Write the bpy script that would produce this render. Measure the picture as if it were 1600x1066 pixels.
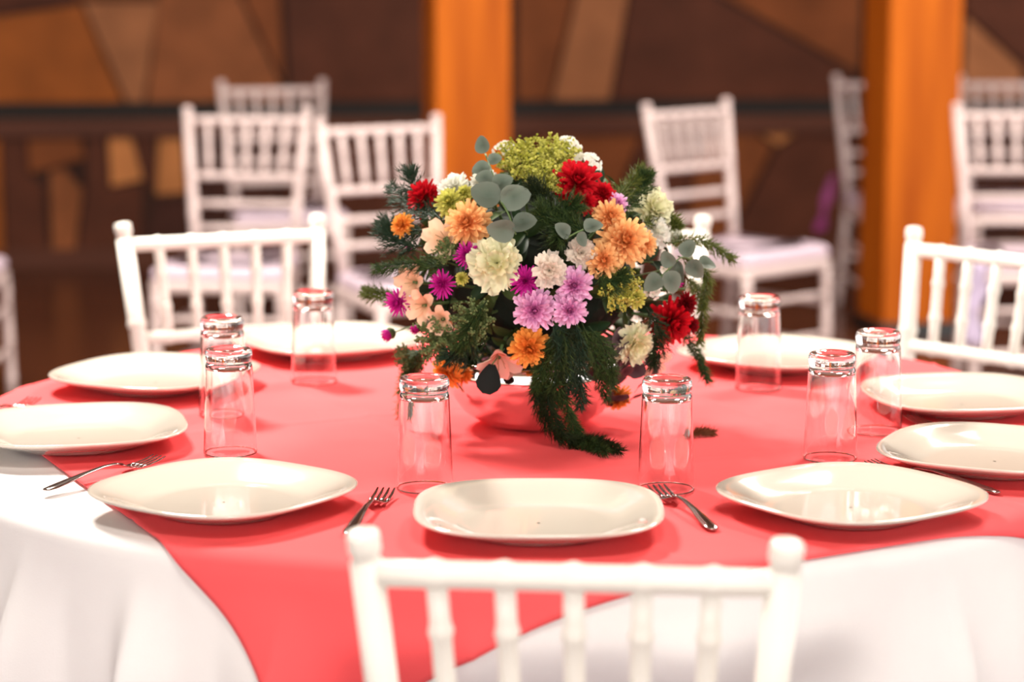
import bpy, bmesh, math, random
from mathutils import Vector, Matrix, noise
R_ = math.radians
for o in list(bpy.data.objects): bpy.data.objects.remove(o)
sc = bpy.context.scene
C = sc.collection

# ---------------------------------------------------------------- camera, world, lights, exposure
TZ = 0.76                                   # height of the laid table top
cam_d = bpy.data.cameras.new('camera'); cam = bpy.data.objects.new('camera', cam_d); C.objects.link(cam)
cam.location = (0, 0, 1.43); cam.rotation_euler = (R_(90 - 9.5115), 0, 0)
cam_d.sensor_width = 36; cam_d.lens = 85.0; cam_d.clip_end = 100
cam_d.dof.use_dof = True; cam_d.dof.focus_distance = 3.0; cam_d.dof.aperture_fstop = 2.9
sc.camera = cam
w = bpy.data.worlds.new('world'); sc.world = w; w.use_nodes = True
bg = w.node_tree.nodes['Background']; bg.inputs[0].default_value = (1.0, 0.96, 0.935, 1); bg.inputs[1].default_value = 1.95
sc.view_settings.view_transform = 'Standard'; sc.view_settings.look = 'None'
sc.view_settings.gamma = 1; sc.view_settings.use_curve_mapping = False
sc.view_settings.exposure = 0.78
LAMPS = [(-1.25, 4.75, 3.12, 165), (1.35, 4.55, 3.12, 55), (0.2, 1.2, 3.12, 30), (1.8, 6.6, 3.12, 55)]   # x, y, z, watts (hall ceiling lamps; the last is unseen, added to light wall and posts)

# ---------------------------------------------------------------- helpers
MATS = {}
def mat(name, col, rough=0.5, metal=0.0, **kw):
    m = bpy.data.materials.new(name); m.use_nodes = True
    b = m.node_tree.nodes['Principled BSDF']
    b.inputs['Base Color'].default_value = (*col, 1); b.inputs['Roughness'].default_value = rough; b.inputs['Metallic'].default_value = metal
    for k, v in kw.items(): b.inputs[k].default_value = v
    MATS[name] = m
    return m
def vary(m, c1, c2, scale, stretch=(1, 1, 1), detail=4, bump=0.0, bscale=None, coord='Object'):
    nt = m.node_tree; N = nt.nodes; L = nt.links; b = N['Principled BSDF']
    tc = N.new('ShaderNodeTexCoord'); mp = N.new('ShaderNodeMapping'); mp.inputs['Scale'].default_value = stretch
    nz = N.new('ShaderNodeTexNoise'); nz.inputs['Scale'].default_value = scale; nz.inputs['Detail'].default_value = detail
    cr = N.new('ShaderNodeValToRGB'); cr.color_ramp.elements[0].position = .3; cr.color_ramp.elements[1].position = .7
    cr.color_ramp.elements[0].color = (*c1, 1); cr.color_ramp.elements[1].color = (*c2, 1)
    L.new(tc.outputs[coord], mp.inputs[0]); L.new(mp.outputs[0], nz.inputs['Vector']); L.new(nz.outputs['Fac'], cr.inputs[0]); L.new(cr.outputs[0], b.inputs['Base Color'])
    if bump:
        n2 = N.new('ShaderNodeTexNoise'); n2.inputs['Scale'].default_value = bscale or scale * 4
        bp = N.new('ShaderNodeBump'); bp.inputs['Strength'].default_value = bump; bp.inputs['Distance'].default_value = .01
        L.new(mp.outputs[0], n2.inputs['Vector']); L.new(n2.outputs['Fac'], bp.inputs['Height']); L.new(bp.outputs[0], b.inputs['Normal'])
    return m

class MB:
    def __init__(s): s.v = []; s.f = []; s.c = []
    def add(s, vs, fs, cs=None):
        o = len(s.v); s.v += [tuple(v) for v in vs]; s.f += [tuple(i + o for i in f) for f in fs]
        s.c += list(cs) if cs else [(1, 1, 1)] * len(vs)
    def mesh(s, name, m, smooth=True):
        me = bpy.data.meshes.new(name); me.from_pydata(s.v, [], s.f); me.validate()
        if any(c != (1, 1, 1) for c in s.c):
            a = me.color_attributes.new('tint', 'FLOAT_COLOR', 'POINT')
            for i, c in enumerate(s.c): a.data[i].color = (*c, 1)
        if smooth: me.polygons.foreach_set('use_smooth', [True] * len(me.polygons))
        me.materials.append(MATS[m]); me.update()
        return me
    def build(s, name, m, parent=None, smooth=True):
        return link(name, s.mesh(name, m, smooth), parent)
def link(name, me, parent=None):
    o = bpy.data.objects.new(name, me); C.objects.link(o); o.parent = parent
    return o
def tag(o, label=None, cat=None, group=None, kind=None):
    for k, v in (('label', label), ('category', cat), ('group', group), ('kind', kind)):
        if v: o[k] = v
    return o
def empty(name, loc=(0, 0, 0), rz=0, label=None, cat=None, group=None):
    o = bpy.data.objects.new(name, None); C.objects.link(o); o.location = loc; o.rotation_euler = (0, 0, rz); o.empty_display_size = .05
    return tag(o, label, cat, group)
def dup(o, parent=None):
    c = o.copy(); C.objects.link(c); c.parent = parent
    for ch in list(o.children): dup(ch, c)
    return c
def lathe(mb, prof, n=32, cs=None, cap0=False, cap1=False):
    vs = [(r * math.cos(2 * math.pi * k / n), r * math.sin(2 * math.pi * k / n), z) for r, z in prof for k in range(n)]
    fs = [(i * n + k, i * n + (k + 1) % n, (i + 1) * n + (k + 1) % n, (i + 1) * n + k) for i in range(len(prof) - 1) for k in range(n)]
    if cap0: fs.append(tuple(range(n - 1, -1, -1)))
    if cap1: fs.append(tuple((len(prof) - 1) * n + k for k in range(n)))
    mb.add(vs, fs, cs)
def tube(mb, pts, rad, n=8, col=None):
    pts = [Vector(p) for p in pts]; m = len(pts)
    rad = rad if isinstance(rad, (list, tuple)) else [rad] * m
    vs = []; up = None
    for i, p in enumerate(pts):
        t = (pts[min(i + 1, m - 1)] - pts[max(i - 1, 0)]).normalized()
        if up is None: up = t.orthogonal().normalized()
        up = (up - t * up.dot(t)).normalized(); s = t.cross(up)
        for k in range(n):
            a = 2 * math.pi * k / n; vs.append(p + (up * math.cos(a) + s * math.sin(a)) * rad[i])
    fs = [(i * n + k, i * n + (k + 1) % n, (i + 1) * n + (k + 1) % n, (i + 1) * n + k) for i in range(m - 1) for k in range(n)]
    fs += [tuple(range(n - 1, -1, -1)), tuple((m - 1) * n + k for k in range(n))]
    mb.add(vs, fs, [col] * len(vs) if col else None)
def bar(mb, a, b, r, nodes=(), n=12, taper=None):
    """round turned bar with bamboo rings at the given fractions"""
    a, b = Vector(a), Vector(b); L = (b - a).length
    ts = {0.0, 1.0}
    for t in nodes:
        for d in (-.011, -.006, 0, .006, .011): ts.add(t + d / L)
    ts = sorted(t for t in ts if 0 <= t <= 1)
    rr = []
    for t in ts:
        base = r if taper is None else r * (1 + (taper - 1) * t)
        bulge = max([0] + [math.exp(-(((t - q) * L) / .006) ** 2) for q in nodes])
        rr.append(base + .0028 * bulge * (r / .012) ** .5)
    tube(mb, [a.lerp(b, t) for t in ts], rr, n)
def box(mb, x0, x1, y0, y1, z0, z1, bev=0.0):
    b = bmesh.new(); bmesh.ops.create_cube(b, size=1)
    for v in b.verts: v.co = Vector(((x0 + x1) / 2 + v.co.x * (x1 - x0), (y0 + y1) / 2 + v.co.y * (y1 - y0), (z0 + z1) / 2 + v.co.z * (z1 - z0)))
    if bev: bmesh.ops.bevel(b, geom=b.edges[:], offset=bev, segments=2, affect='EDGES')
    b.verts.index_update()
    mb.add([v.co[:] for v in b.verts], [[v.index for v in f.verts] for f in b.faces]); b.free()
def smooth_path(pts, n=6):
    P = [Vector(p) for p in pts]; P = [P[0] * 2 - P[1]] + P + [P[-1] * 2 - P[-2]]; out = []
    for i in range(1, len(P) - 2):
        for k in range(n):
            t = k / n; a, b, c, d = P[i - 1:i + 3]
            out.append(.5 * ((2 * b) + (c - a) * t + (2 * a - 5 * b + 4 * c - d) * t * t + (3 * b - a - 3 * c + d) * t ** 3))
    return out + [P[-2]]

# ---------------------------------------------------------------- materials
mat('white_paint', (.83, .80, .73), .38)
mat('white_paint_pink_bounce', (.64, .515, .495), .4)  # white paint of the far chairs, pinkish bounce and dimmer light put into the colour
mat('cushion', (.66, .53, .62), .6)
mat('porcelain', (.60, .545, .475), .10, **{'Coat Weight': .7, 'Coat Roughness': .02})
vary(mat('white_cloth', (.8, .78, .77), .9, **{'Specular IOR Level': .15}), (.78, .75, .75), (.84, .82, .81), 6, bump=.05, bscale=500)
vary(mat('red_cloth', (.8, .05, .07), .9, **{'Specular IOR Level': .12}), (.88, .098, .106), (.92, .112, .120), 4, bump=.05, bscale=600)
mat('steel', (.42, .37, .35), .14, 1.0)
mat('mirror_silver', (.93, .90, .88), .045, 1.0)
mat('housing', (.7, .7, .68), .5)
mat('table_wood', (.35, .22, .12), .5); mat('dark_metal', (.06, .06, .06), .4, .8)
vary(mat('post_wood', (.5, .15, .02), .45, **{'Specular IOR Level': .12}), (.32, .062, .004), (.54, .130, .008), 2.2, (6, 6, .55), 6, .12, 12)
vary(mat('wall_base', (.05, .025, .015), .6, **{'Specular IOR Level': .12}), (.030, .012, .008), (.055, .022, .014), 2.5, bump=.1)
vary(mat('rail_wood', (.1, .04, .02), .5, **{'Specular IOR Level': .12}), (.085, .030, .018), (.13, .045, .026), 3, (.5, 6, 6))
mat('groove', (.012, .009, .007), .8)
vary(mat('floor', (.08, .03, .02), .22), (.085, .024, .010), (.125, .038, .016), 1.6, detail=5)
mat('ceiling', (.32, .2, .12), .8)
for k, (c, r) in dict(stem=((.10, .17, .05), .6), twig=((.16, .045, .02), .7), foam=((.008, .016, .008), .9), teal=((.0, .30, .22), .15)).items(): mat(k, c, r)  # foam is near-black: shade inside the bouquet put into its colour
def attr_mat(name, rough, trans=0.25, bump=0):
    m = mat(name, (1, 1, 1), rough, **{'Specular IOR Level': .15}); nt = m.node_tree; N = nt.nodes; L = nt.links; b = N['Principled BSDF']
    at = N.new('ShaderNodeAttribute'); at.attribute_name = 'tint'; L.new(at.outputs['Color'], b.inputs['Base Color'])
    tr = N.new('ShaderNodeBsdfTranslucent'); L.new(at.outputs['Color'], tr.inputs['Color'])
    mx = N.new('ShaderNodeMixShader'); mx.inputs[0].default_value = trans
    L.new(b.outputs[0], mx.inputs[1]); L.new(tr.outputs[0], mx.inputs[2]); L.new(mx.outputs[0], N['Material Output'].inputs['Surface'])
attr_mat('petal', .55); attr_mat('leaf', .5, .15)
def glass_mats():
    m = mat('glass_base', (1, 1, 1), .0); b = m.node_tree.nodes['Principled BSDF']; b.inputs['Transmission Weight'].default_value = 1; b.inputs['IOR'].default_value = 1.5
    m = bpy.data.materials.new('glass_wall'); m.use_nodes = True; MATS['glass_wall'] = m      # thin wall: see-through with Fresnel reflection
    nt = m.node_tree; N = nt.nodes; L = nt.links; N.remove(N['Principled BSDF'])
    t = N.new('ShaderNodeBsdfTransparent'); t.inputs[0].default_value = (.975, .975, .975, 1)
    g = N.new('ShaderNodeBsdfGlossy'); g.inputs['Roughness'].default_value = .02; g.inputs['Color'].default_value = (1, 1, 1, 1)
    lw = N.new('ShaderNodeLayerWeight'); lw.inputs['Blend'].default_value = .5; pw = N.new('ShaderNodeMath'); pw.operation = 'POWER'; pw.inputs[1].default_value = 5; L.new(lw.outputs['Facing'], pw.inputs[0])
    fr = N.new('ShaderNodeMapRange'); fr.inputs['To Min'].default_value = .035; fr.inputs['To Max'].default_value = .95; L.new(pw.outputs[0], fr.inputs['Value'])
    mx = N.new('ShaderNodeMixShader'); L.new(fr.outputs[0], mx.inputs[0]); L.new(t.outputs[0], mx.inputs[1]); L.new(g.outputs[0], mx.inputs[2])
    L.new(mx.outputs[0], N['Material Output'].inputs['Surface'])
glass_mats()

# ---------------------------------------------------------------- the setting
def struct(name, mb, m, smooth=False): return tag(mb.build(name, m, None, smooth), kind='structure')
mb = MB(); box(mb, -9, 9, -4, 12.5, -.1, 0); struct('floor', mb, 'floor')
mb = MB(); box(mb, -9, 9, -4, 12.5, 3.3, 3.4); struct('ceiling', mb, 'ceiling')
mb = MB(); box(mb, -5.2, -5, 2.5, 12, 0, 3.3); struct('light_block_left', mb, 'wall_base')  # unseen dark wall added to cut the light from the left
WR = R_(4.0); WY = 10.6                       # the back wall turns a little away to the right
def wallobj(o): o.location = (0, WY, 0); o.rotation_euler = (0, 0, WR); return o
mb = MB(); box(mb, -8, 8, 0, .2, 0, 3.3); WALL = wallobj(struct('wall_back', mb, 'wall_base'))
mb = MB(); box(mb, -8, 8, -.07, 0, .575, .655, .008); wallobj(struct('trim_1', mb, 'rail_wood'))
mb = MB(); box(mb, -8, 8, -.012, 0, .655, .715); wallobj(struct('trim_2', mb, 'groove'))
mb = MB(); box(mb, -8, 8, -.03, 0, 0, .09, .006); wallobj(struct('baseboard_back', mb, 'rail_wood'))
# angular cladding panels: corner points as (metres along the wall, height), colour
PAL = {'o': (.30, .082, .014), 'b': (.25, .080, .027), 'm': (.20, .057, .016), 'd': (.092, .027, .013), 'k': (.050, .016, .010), 'p': (.50, .19, .06), 'l': (.34, .13, .052)}
for k, c in PAL.items(): vary(mat('panel_' + k, c, .55, **{'Specular IOR Level': .12}), tuple(x * .8 for x in c), tuple(x * 1.2 for x in c), 5, bump=.08)
PANELS = []
def W(px, py): return ((px - 800) / 353.0, 1.16 - py * .00276)       # layout sketch of the wall: 1 unit right = 2.83 mm
def panel(col, *pts): PANELS.append((col, [W(*q) for q in pts]))
panel('d', (-200, -200), (128, -200), (128, 2), (-200, 52)); panel('o', (-200, 58), (146, 8), (205, 158), (-200, 158))
panel('m', (134, -200), (262, -200), (262, -2), (134, -2)); panel('l', (150, 4), (262, 4), (236, 158), (212, 158))
panel('b', (268, -30), (372, -30), (456, 158), (242, 158)); panel('m', (268, -200), (440, -200), (450, 130), (376, -36), (268, -36))
panel('d', (446, -200), (666, -200), (666, 158), (460, 158)); panel('k', (672, -200), (802, -200), (802, 158), (672, 158))
panel('m', (808, -200), (940, -200), (856, 158), (808, 158)); panel('l', (946, -200), (1010, -200), (950, 158), (862, 158))
panel('d', (1016, -200), (1100, -200), (1100, -10), (1330, 118), (1330, 158), (956, 158)); panel('m', (1106, -200), (1340, -200), (1340, 116), (1106, -16))
panel('k', (1346, -200), (1500, -200), (1500, 158), (1346, 158)); panel('l', (1506, 30), (1596, 110), (1596, 158), (1506, 158))
panel('d', (1506, -200), (1800, -200), (1800, 158), (1602, 158), (1602, 106), (1506, 22))
panel('o', (-200, 216), (18, 216), (18, 392), (-200, 392)); panel('m', (60, 216), (138, 212), (146, 246), (62, 268))
panel('d', (22, 216), (56, 216), (58, 272), (80, 290), (84, 392), (22, 392)); panel('b', (92, 266), (112, 262), (140, 296), (126, 392), (92, 392))
panel('d', (150, 212), (176, 212), (180, 296), (232, 288), (226, 392), (132, 392), (146, 296)); panel('p', (182, 214), (216, 212), (232, 280), (184, 290))
panel('d', (222, 212), (252, 212), (248, 296), (238, 290)); panel('p', (258, 214), (292, 214), (298, 300), (252, 304)); panel('k', (300, 214), (450, 214), (440, 392), (232, 392), (250, 310), (302, 306))
panel('d', (456, 214), (666, 214), (666, 392), (446, 392)); panel('d', (672, 214), (834, 214), (800, 392), (672, 392))
panel('m', (842, 212), (1000, 212), (930, 392), (808, 392)); panel('d', (1006, 212), (1090, 212), (1060, 392), (938, 392)); panel('m', (1096, 212), (1180, 212), (1206, 236), (1130, 392), (1068, 392))
panel('p', (1186, 212), (1244, 212), (1216, 232)); panel('d', (1250, 212), (1340, 212), (1340, 392), (1138, 392), (1212, 240)); panel('k', (1346, 212), (1600, 212), (1600, 392), (1346, 392)); panel('d', (1606, 212), (1800, 212), (1800, 392), (1606, 392))
random.seed(2)
for col, pts in PANELS:
    b = bmesh.new(); d = -.018 - random.random() * .014
    f = b.faces.new([b.verts.new((x, d, z)) for x, z in pts]); f.normal_update()
    if f.normal.y > 0: f.normal_flip()
    r = bmesh.ops.extrude_face_region(b, geom=[f])
    for v in r['geom']:
        if isinstance(v, bmesh.types.BMVert): pass
    for v in [g for g in r['geom'] if isinstance(g, bmesh.types.BMVert)]: v.co.y = d
    for v in f.verts: v.co.y = .0
    bmesh.ops.recalc_face_normals(b, faces=b.faces[:])
    me = bpy.data.meshes.new('panel'); b.to_mesh(me); b.free(); me.materials.append(MATS['panel_' + col])
    link('panel', me, WALL)
# more panels out of the photograph's frame, up the wall
def slab_panel(x, wd, z0, z1, s_, col):
    q = [(x + s_, z0), (x + wd + s_ * .4, z0), (x + wd - s_, z1), (x - s_ * .5, z1)]; mb = MB()
    mb.add([(a, 0, c) for a, c in q] + [(a, -.022, c) for a, c in q], [(4, 5, 6, 7), (0, 1, 5, 4), (1, 2, 6, 5), (2, 3, 7, 6), (3, 0, 4, 7)]); mb.build('panel', 'panel_' + col, WALL, False)
for i in range(-9, 10): slab_panel(i * .5, .46, 1.78, 3.2, (i * 37 % 5 - 2) * .04, 'dmbkod'[i % 6])
for i in range(8):
    for sg in (-1, 1):
        x = 2.90 + i * .5 if sg > 0 else -3.36 - i * .5
        if x < -4.6: continue
        slab_panel(x, .46, .73, 1.72, (i * 23 % 5 - 2) * .04, 'dbmkdo'[(i + sg) % 6]); slab_panel(x, .46, .10, .56, (i * 17 % 5 - 2) * .04, 'kdmdpd'[(i + sg) % 6])
# timber posts
for x, lab in ((-.165, 'orange-brown timber post behind the flower arrangement'), (1.435, 'orange-brown timber post rising behind the chair on the right')):
    e = empty('wooden_post', (x, 8.72, 0), R_(11.5), lab, 'post', 'timber posts holding the roof')
    mb = MB(); box(mb, -.135, .135, -.135, .135, 0, 3.3, .006); mb.build('shaft', 'post_wood', e, False)
    mb = MB(); box(mb, -.15, .15, -.15, .15, 0, .06, .006); mb.build('base', 'dark_metal', e, False)
# hall ceiling lamps, plus one added lamp at the back
def make_lamp(i, x, y, z, wt):
    e = empty('ceiling_lamp', (x, y, z + .18), 0, ['square ceiling lamp panel above the back left of the table', 'square ceiling lamp panel above the back right of the table', 'square ceiling lamp panel over the near side of the table', 'unseen lamp panel added above the far chairs to light wall and posts'][i], 'lamp', 'hall ceiling lamps')
    mb = MB(); box(mb, -.36, .36, -.36, .36, -.13, -.02, .01); mb.build('housing', 'housing', e, False)
    mb = MB(); tube(mb, [(0, 0, -.02), (0, 0, 0)], .05); mb.build('ceiling_rose', 'housing', e)
    ld = bpy.data.lights.new('lamp_light', 'AREA'); ld.shape = 'SQUARE'; ld.size = .62; ld.energy = wt; ld.color = (1, .92, .82)
    lo = bpy.data.objects.new('lamp_light', ld); C.objects.link(lo); lo.parent = e; lo.location = (0, 0, -.14)
for i, a in enumerate(LAMPS): make_lamp(i, *a)

# ---------------------------------------------------------------- chairs
def make_chair(paint):
    e = empty('banquet_chair')
    def post_pts(s): return [Vector((s * .172, .235, 0)), Vector((s * .152, .175, .44)), Vector((s * .1875, .250, .873))]
    def on_post(s, z): a, b = post_pts(s)[1:]; return a.lerp(b, (z - .44) / (.873 - .44))
    for s in (-1, 1):
        p = post_pts(s); mb = MB()
        bar(mb, p[0], p[1], .0135, (.18, .55, .62), 14, 1.15)
        pm = MB(); bar(mb, p[1], p[2], .0155, (.30, .64), 14)
        q = mb.build('back_post', paint, e)
        f = MB(); lathe(f, [(.0154, -.004), (.0140, .000), (.0130, .004), (.0132, .007), (.0152, .010), (.0157, .014), (.0156, .024), (.0146, .0285), (.009, .031), (.001, .0315)], 18, None, True)
        fo = f.build('finial', paint, q); fo.location = p[2]; fo.rotation_euler = (R_(-9), s * R_(5), 0)
    for z, r, nd in ((.862, .0125, (.165, .333, .5, .667, .835)), (.690, .0115, (.165, .333, .5, .667, .835)), (.605, .0105, (.25, .75)), (.530, .0105, (.25, .75))):
        mb = MB(); bar(mb, on_post(-1, z), on_post(1, z), r, nd, 12); mb.build('back_rail', paint, e)
    for k in range(5):
        t = (k + 1) / 6; mb = MB()
        a = on_post(-1, .690).lerp(on_post(1, .690), t); b = on_post(-1, .862).lerp(on_post(1, .862), t)
        bar(mb, a, b, .0098, (.32, .68), 12); mb.build('spindle', paint, e)
    for s in (-1, 1):
        mb = MB(); bar(mb, (s * .196, -.195, 0), (s * .19, -.185, .385), .0135, (.2, .5, .58, .9), 14, 1.2); mb.build('leg', paint, e)
    # seat frame and cushion: trapezoid, wider at the front
    def slab(z0, z1, grow, rows, m, name):
        def outline(g, n=10):
            pts = []
            for cx_, cy_, a0 in ((.185, -.175, -90), (.150, .175, 0), (-.150, .175, 90), (-.185, -.175, 180)):
                for k in range(n + 1):
                    a = R_(a0 + 90 * k / n); pts.append((cx_ + g * math.cos(a), cy_ + g * math.sin(a)))
            return pts
        mb = MB(); prev = None; vs = []; fs = []
        for g, z in rows: vs += [(x, y, z) for x, y in outline(g)]
        n = 44
        fs = [(i * n + k, i * n + (k + 1) % n, (i + 1) * n + (k + 1) % n, (i + 1) * n + k) for i in range(len(rows) - 1) for k in range(n)]
        fs += [tuple(range(n - 1, -1, -1)), tuple((len(rows) - 1) * n + k for k in range(n))]
        mb.add(vs, fs); return mb.build(name, m, e)
    slab(0, 0, 0, [(.010, .378), (.022, .381), (.026, .39), (.026, .406), (.022, .414), (.008, .416)], paint, 'seat')
    slab(0, 0, 0, [(-.004, .4165), (.014, .420), (.021, .432), (.019, .446), (.006, .456), (-.03, .461), (-.09, .462)], 'cushion', 'seat_cushion')
    for s in (-1, 1):
        for z in (.14, .27):
            mb = MB(); bar(mb, (s * .194, -.192, z), (s * (.172 - .02 * z / .44), .235 - .06 * z / .44, z), .009, (.3, .7), 10); mb.build('stretcher', paint, e)
    for z in (.17, .30):
        mb = MB(); bar(mb, (-.194, -.192, z), (.194, -.192, z), .009, (.3, .7), 10); mb.build('stretcher', paint, e)
    mb = MB(); bar(mb, (-.165, .21, .2), (.165, .21, .2), .009, (.3, .7), 10); mb.build('stretcher', paint, e)
    return e
CHAIRS = []; PROTO = {'white_paint': make_chair('white_paint'), 'white_paint_pink_bounce': make_chair('white_paint_pink_bounce')}; used = set()
def chair(fx, fy, line, label, flip=False, group='white banquet chairs', end='mid'):
    """fx, fy: spot under the middle (or one end) of the back's top; line: heading of the top rail from left to right end"""
    k = 'white_paint_pink_bounce' if group == FAR else 'white_paint'; o = dup(PROTO[k]) if k in used else PROTO[k]; used.add(k)
    a = R_(line); u = Vector((math.cos(a), math.sin(a))); c = Vector((fx, fy))
    if end == 'left': c += u * .1875
    if end == 'right': c -= u * .1875
    rz = a + (math.pi if flip else 0)
    back = Vector((-math.sin(rz), math.cos(rz))); pos = c - back * .25
    o.location = (pos.x, pos.y, 0); o.rotation_euler = (0, 0, rz)
    CHAIRS.append(o); return tag(o, label, 'chair', group)
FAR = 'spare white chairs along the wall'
chair(.055, 2.10, -5.7, 'white bamboo-style chair nearest the camera, its back turned to us', True, 'white chairs around the table')
chair(-.547, 4.54, 22, 'white bamboo-style chair at the far left side of the table, facing us', False, 'white chairs around the table')
chair(.737, 4.406, -46, 'white bamboo-style chair at the far right side of the table, facing us', False, 'white chairs around the table', 'left')
chair(.363, 4.59, -10, 'white bamboo-style chair mostly hidden behind the flower arrangement', False, 'white chairs around the table', 'right')
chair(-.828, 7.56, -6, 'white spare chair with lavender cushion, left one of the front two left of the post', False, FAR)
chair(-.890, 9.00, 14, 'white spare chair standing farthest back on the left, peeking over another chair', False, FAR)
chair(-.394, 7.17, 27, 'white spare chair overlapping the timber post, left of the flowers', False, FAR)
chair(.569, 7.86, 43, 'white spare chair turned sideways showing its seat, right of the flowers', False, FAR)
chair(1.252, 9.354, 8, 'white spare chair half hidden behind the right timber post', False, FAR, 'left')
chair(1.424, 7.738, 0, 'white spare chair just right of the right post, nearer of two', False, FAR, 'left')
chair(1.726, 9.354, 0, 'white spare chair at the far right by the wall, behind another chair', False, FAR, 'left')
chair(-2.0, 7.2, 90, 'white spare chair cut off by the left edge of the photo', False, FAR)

# ---------------------------------------------------------------- table and cloths
TC = Vector((.02, 3.30)); TR = .805
t = empty('round_table', (TC.x, TC.y, 0), 0, 'round banquet table hidden under white and red cloths', 'table')
mb = MB(); lathe(mb, [(.001, .725), (.78, .725), (.797, .73), (.797, .75), (.78, .754), (.001, .754)], 96); mb.build('tabletop', 'table_wood', t)
for k in range(4):
    a = R_(45 + 90 * k); mb = MB(); tube(mb, [(.5 * math.cos(a), .5 * math.sin(a), 0), (.5 * math.cos(a), .5 * math.sin(a), .725)], .016, 12); mb.build('leg', 'dark_metal', t)
RHO = .022
def folds(th, d):
    k = min(1, max(0, d) / .16); k = k * k * (3 - 2 * k)
    v = 1 - abs(math.sin(10.5 * th + .7 + .9 * math.sin(3 * th))) ** .6 + .22 * math.cos(11 * th + 2.1) + .18 * math.cos(33 * th + 1.3)
    return k * (.004 + .048 * max(0, v)) + .03 * max(0, d)
def push(th, d, f):
    """the skirt gives way where a chair is drawn up against it"""
    for cx_, cy_, ux, uy, rt in SEATS:
        px_, py_ = TR * math.cos(th), TR * math.sin(th)
        if px_ * cx_ + py_ * cy_ <= 0: continue
        lat = abs(px_ * uy - py_ * ux - (cx_ * uy - cy_ * ux))
        w1 = 1 - min(1, max(0, (lat - .23) / .10)); w2 = min(1, max(0, (d - .05) / .15)); w_ = (w1 * w1 * (3 - 2 * w1)) * (w2 * w2 * (3 - 2 * w2))
        f = f + (min(f, rt - TR + .2 * f) - f) * w_
    return f
SEATS = []
for c_ in CHAIRS[:4]:
    fwd = Vector((math.sin(c_.rotation_euler.z), -math.cos(c_.rotation_euler.z))); fr_ = Vector(c_.location[:2]) + fwd * .225 - TC
    SEATS.append((fr_.x, fr_.y, fwd.x, fwd.y, abs(fr_.dot(fwd)) - .03))
def drape(x, y, lift):
    """flat cloth coordinates about the table centre -> draped point"""
    r = math.hypot(x, y); th = math.atan2(y, x); s0 = TR - RHO
    if r <= s0: return (x, y, TZ + lift)
    q = (RHO + lift) * math.pi / 2; s = r - s0
    if s < q:
        a = s / q * math.pi / 2; rr = s0 + (RHO + lift) * math.sin(a); z = TZ - RHO + (RHO + lift) * math.cos(a)
    else:
        d = s - q; rr = TR + lift + push(th, d, folds(th, d)); z = TZ - RHO - d * .985
    return (rr * math.cos(th), rr * math.sin(th), z)
mb = MB(); NT = 540; rings = [.001, .2, .4, .6, .7, .76, TR - RHO] + [TR - RHO + RHO * k / 4 for k in range(1, 7)] + [TR + .03 + .018 * k for k in range(36)]
vs = []
for r in rings:
    for k in range(NT):
        a = 2 * math.pi * k / NT; vs.append(drape(r * math.cos(a), r * math.sin(a), 0))
fs = [(i * NT + k, i * NT + (k + 1) % NT, (i + 1) * NT + (k + 1) % NT, (i + 1) * NT + k) for i in range(len(rings) - 1) for k in range(NT)]
mb.add(vs, fs); cl = mb.build('tablecloth', 'white_cloth'); cl.location = (TC.x, TC.y, 0)
tag(cl, 'long white tablecloth hanging in folds from the round table', 'tablecloth')
# red overlay: rectangle turned on the table, one corner hanging towards the camera
UA = Vector((.9, .437)).normalized(); UB = Vector((-UA.y, UA.x)); CO = Vector((-.262, -.985)); SA, SB = 1.44, 1.78
NA, NB = 180, 220; vs = []
for j in range(NB + 1):
    for i in range(NA + 1):
        a, b = SA * i / NA, SB * j / NB
        bow = -.026 * math.exp(-((a - .62) / .24) ** 2) * max(0, 1 - b / .5)
        p = CO + UA * a + UB * (b + bow)
        lift = .004 + .0012 * noise.noise((p.x * 5, p.y * 5, 3)) + .0009 * noise.noise((p.x * 14, p.y * 3, 9))
        for c0, q in ((.48, a), (.96, a), (.45, b), (.89, b), (1.33, b)): lift += .0026 * math.exp(-abs((q - c0) / .006) ** 1.3)
        vs.append(drape(p.x, p.y, lift))
fs = [(j * (NA + 1) + i, j * (NA + 1) + i + 1, (j + 1) * (NA + 1) + i + 1, (j + 1) * (NA + 1) + i) for j in range(NB) for i in range(NA)]
mb = MB(); mb.add(vs, fs); ov = mb.build('table_overlay', 'red_cloth'); ov.location = (TC.x, TC.y, 0)
so = ov.modifiers.new('thickness', 'SOLIDIFY'); so.thickness = .0012; so.offset = 1
tag(ov, 'coral red cloth laid over the white tablecloth, one corner hanging down', 'tablecloth')
TT = TZ + .0068                              # surface of the red cloth

# ---------------------------------------------------------------- plates
def plate_mesh():
    n = 96; E = 2.9
    def ring(a, z, e):
        o = []
        for k in range(n):
            th = 2 * math.pi * k / n; c, s = math.cos(th), math.sin(th)
            r = a / (abs(c) ** e + abs(s) ** e) ** (1 / e)
            o.append((r * c, r * s, z))
        return o
    prof = [(.002, .0035, 2.2), (.070, .0035, 2.2), (.076, 0, 2.2), (.082, 0, 2.3), (.086, .003, 2.4), (.108, .010, 2.6), (.128, .0175, 2.8), (.1395, .0225, E), (.1418, .0245, E), (.1415, .0262, E), (.1390, .0268, E), (.128, .0235, 2.8), (.112, .0165, 2.6), (.098, .0095, 2.4), (.088, .0068, 2.3), (.078, .006, 2.2), (.002, .006, 2.2)]
    mb = MB(); vs = []
    for a, z, e in prof: vs += ring(a, z, e)
    m = len(prof)
    mb.add(vs, [(i * n + k, i * n + (k + 1) % n, (i + 1) * n + (k + 1) % n, (i + 1) * n + k) for i in range(m - 1) for k in range(n)])
    return mb.mesh('dinner_plate', 'porcelain')
PM = plate_mesh()
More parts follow.
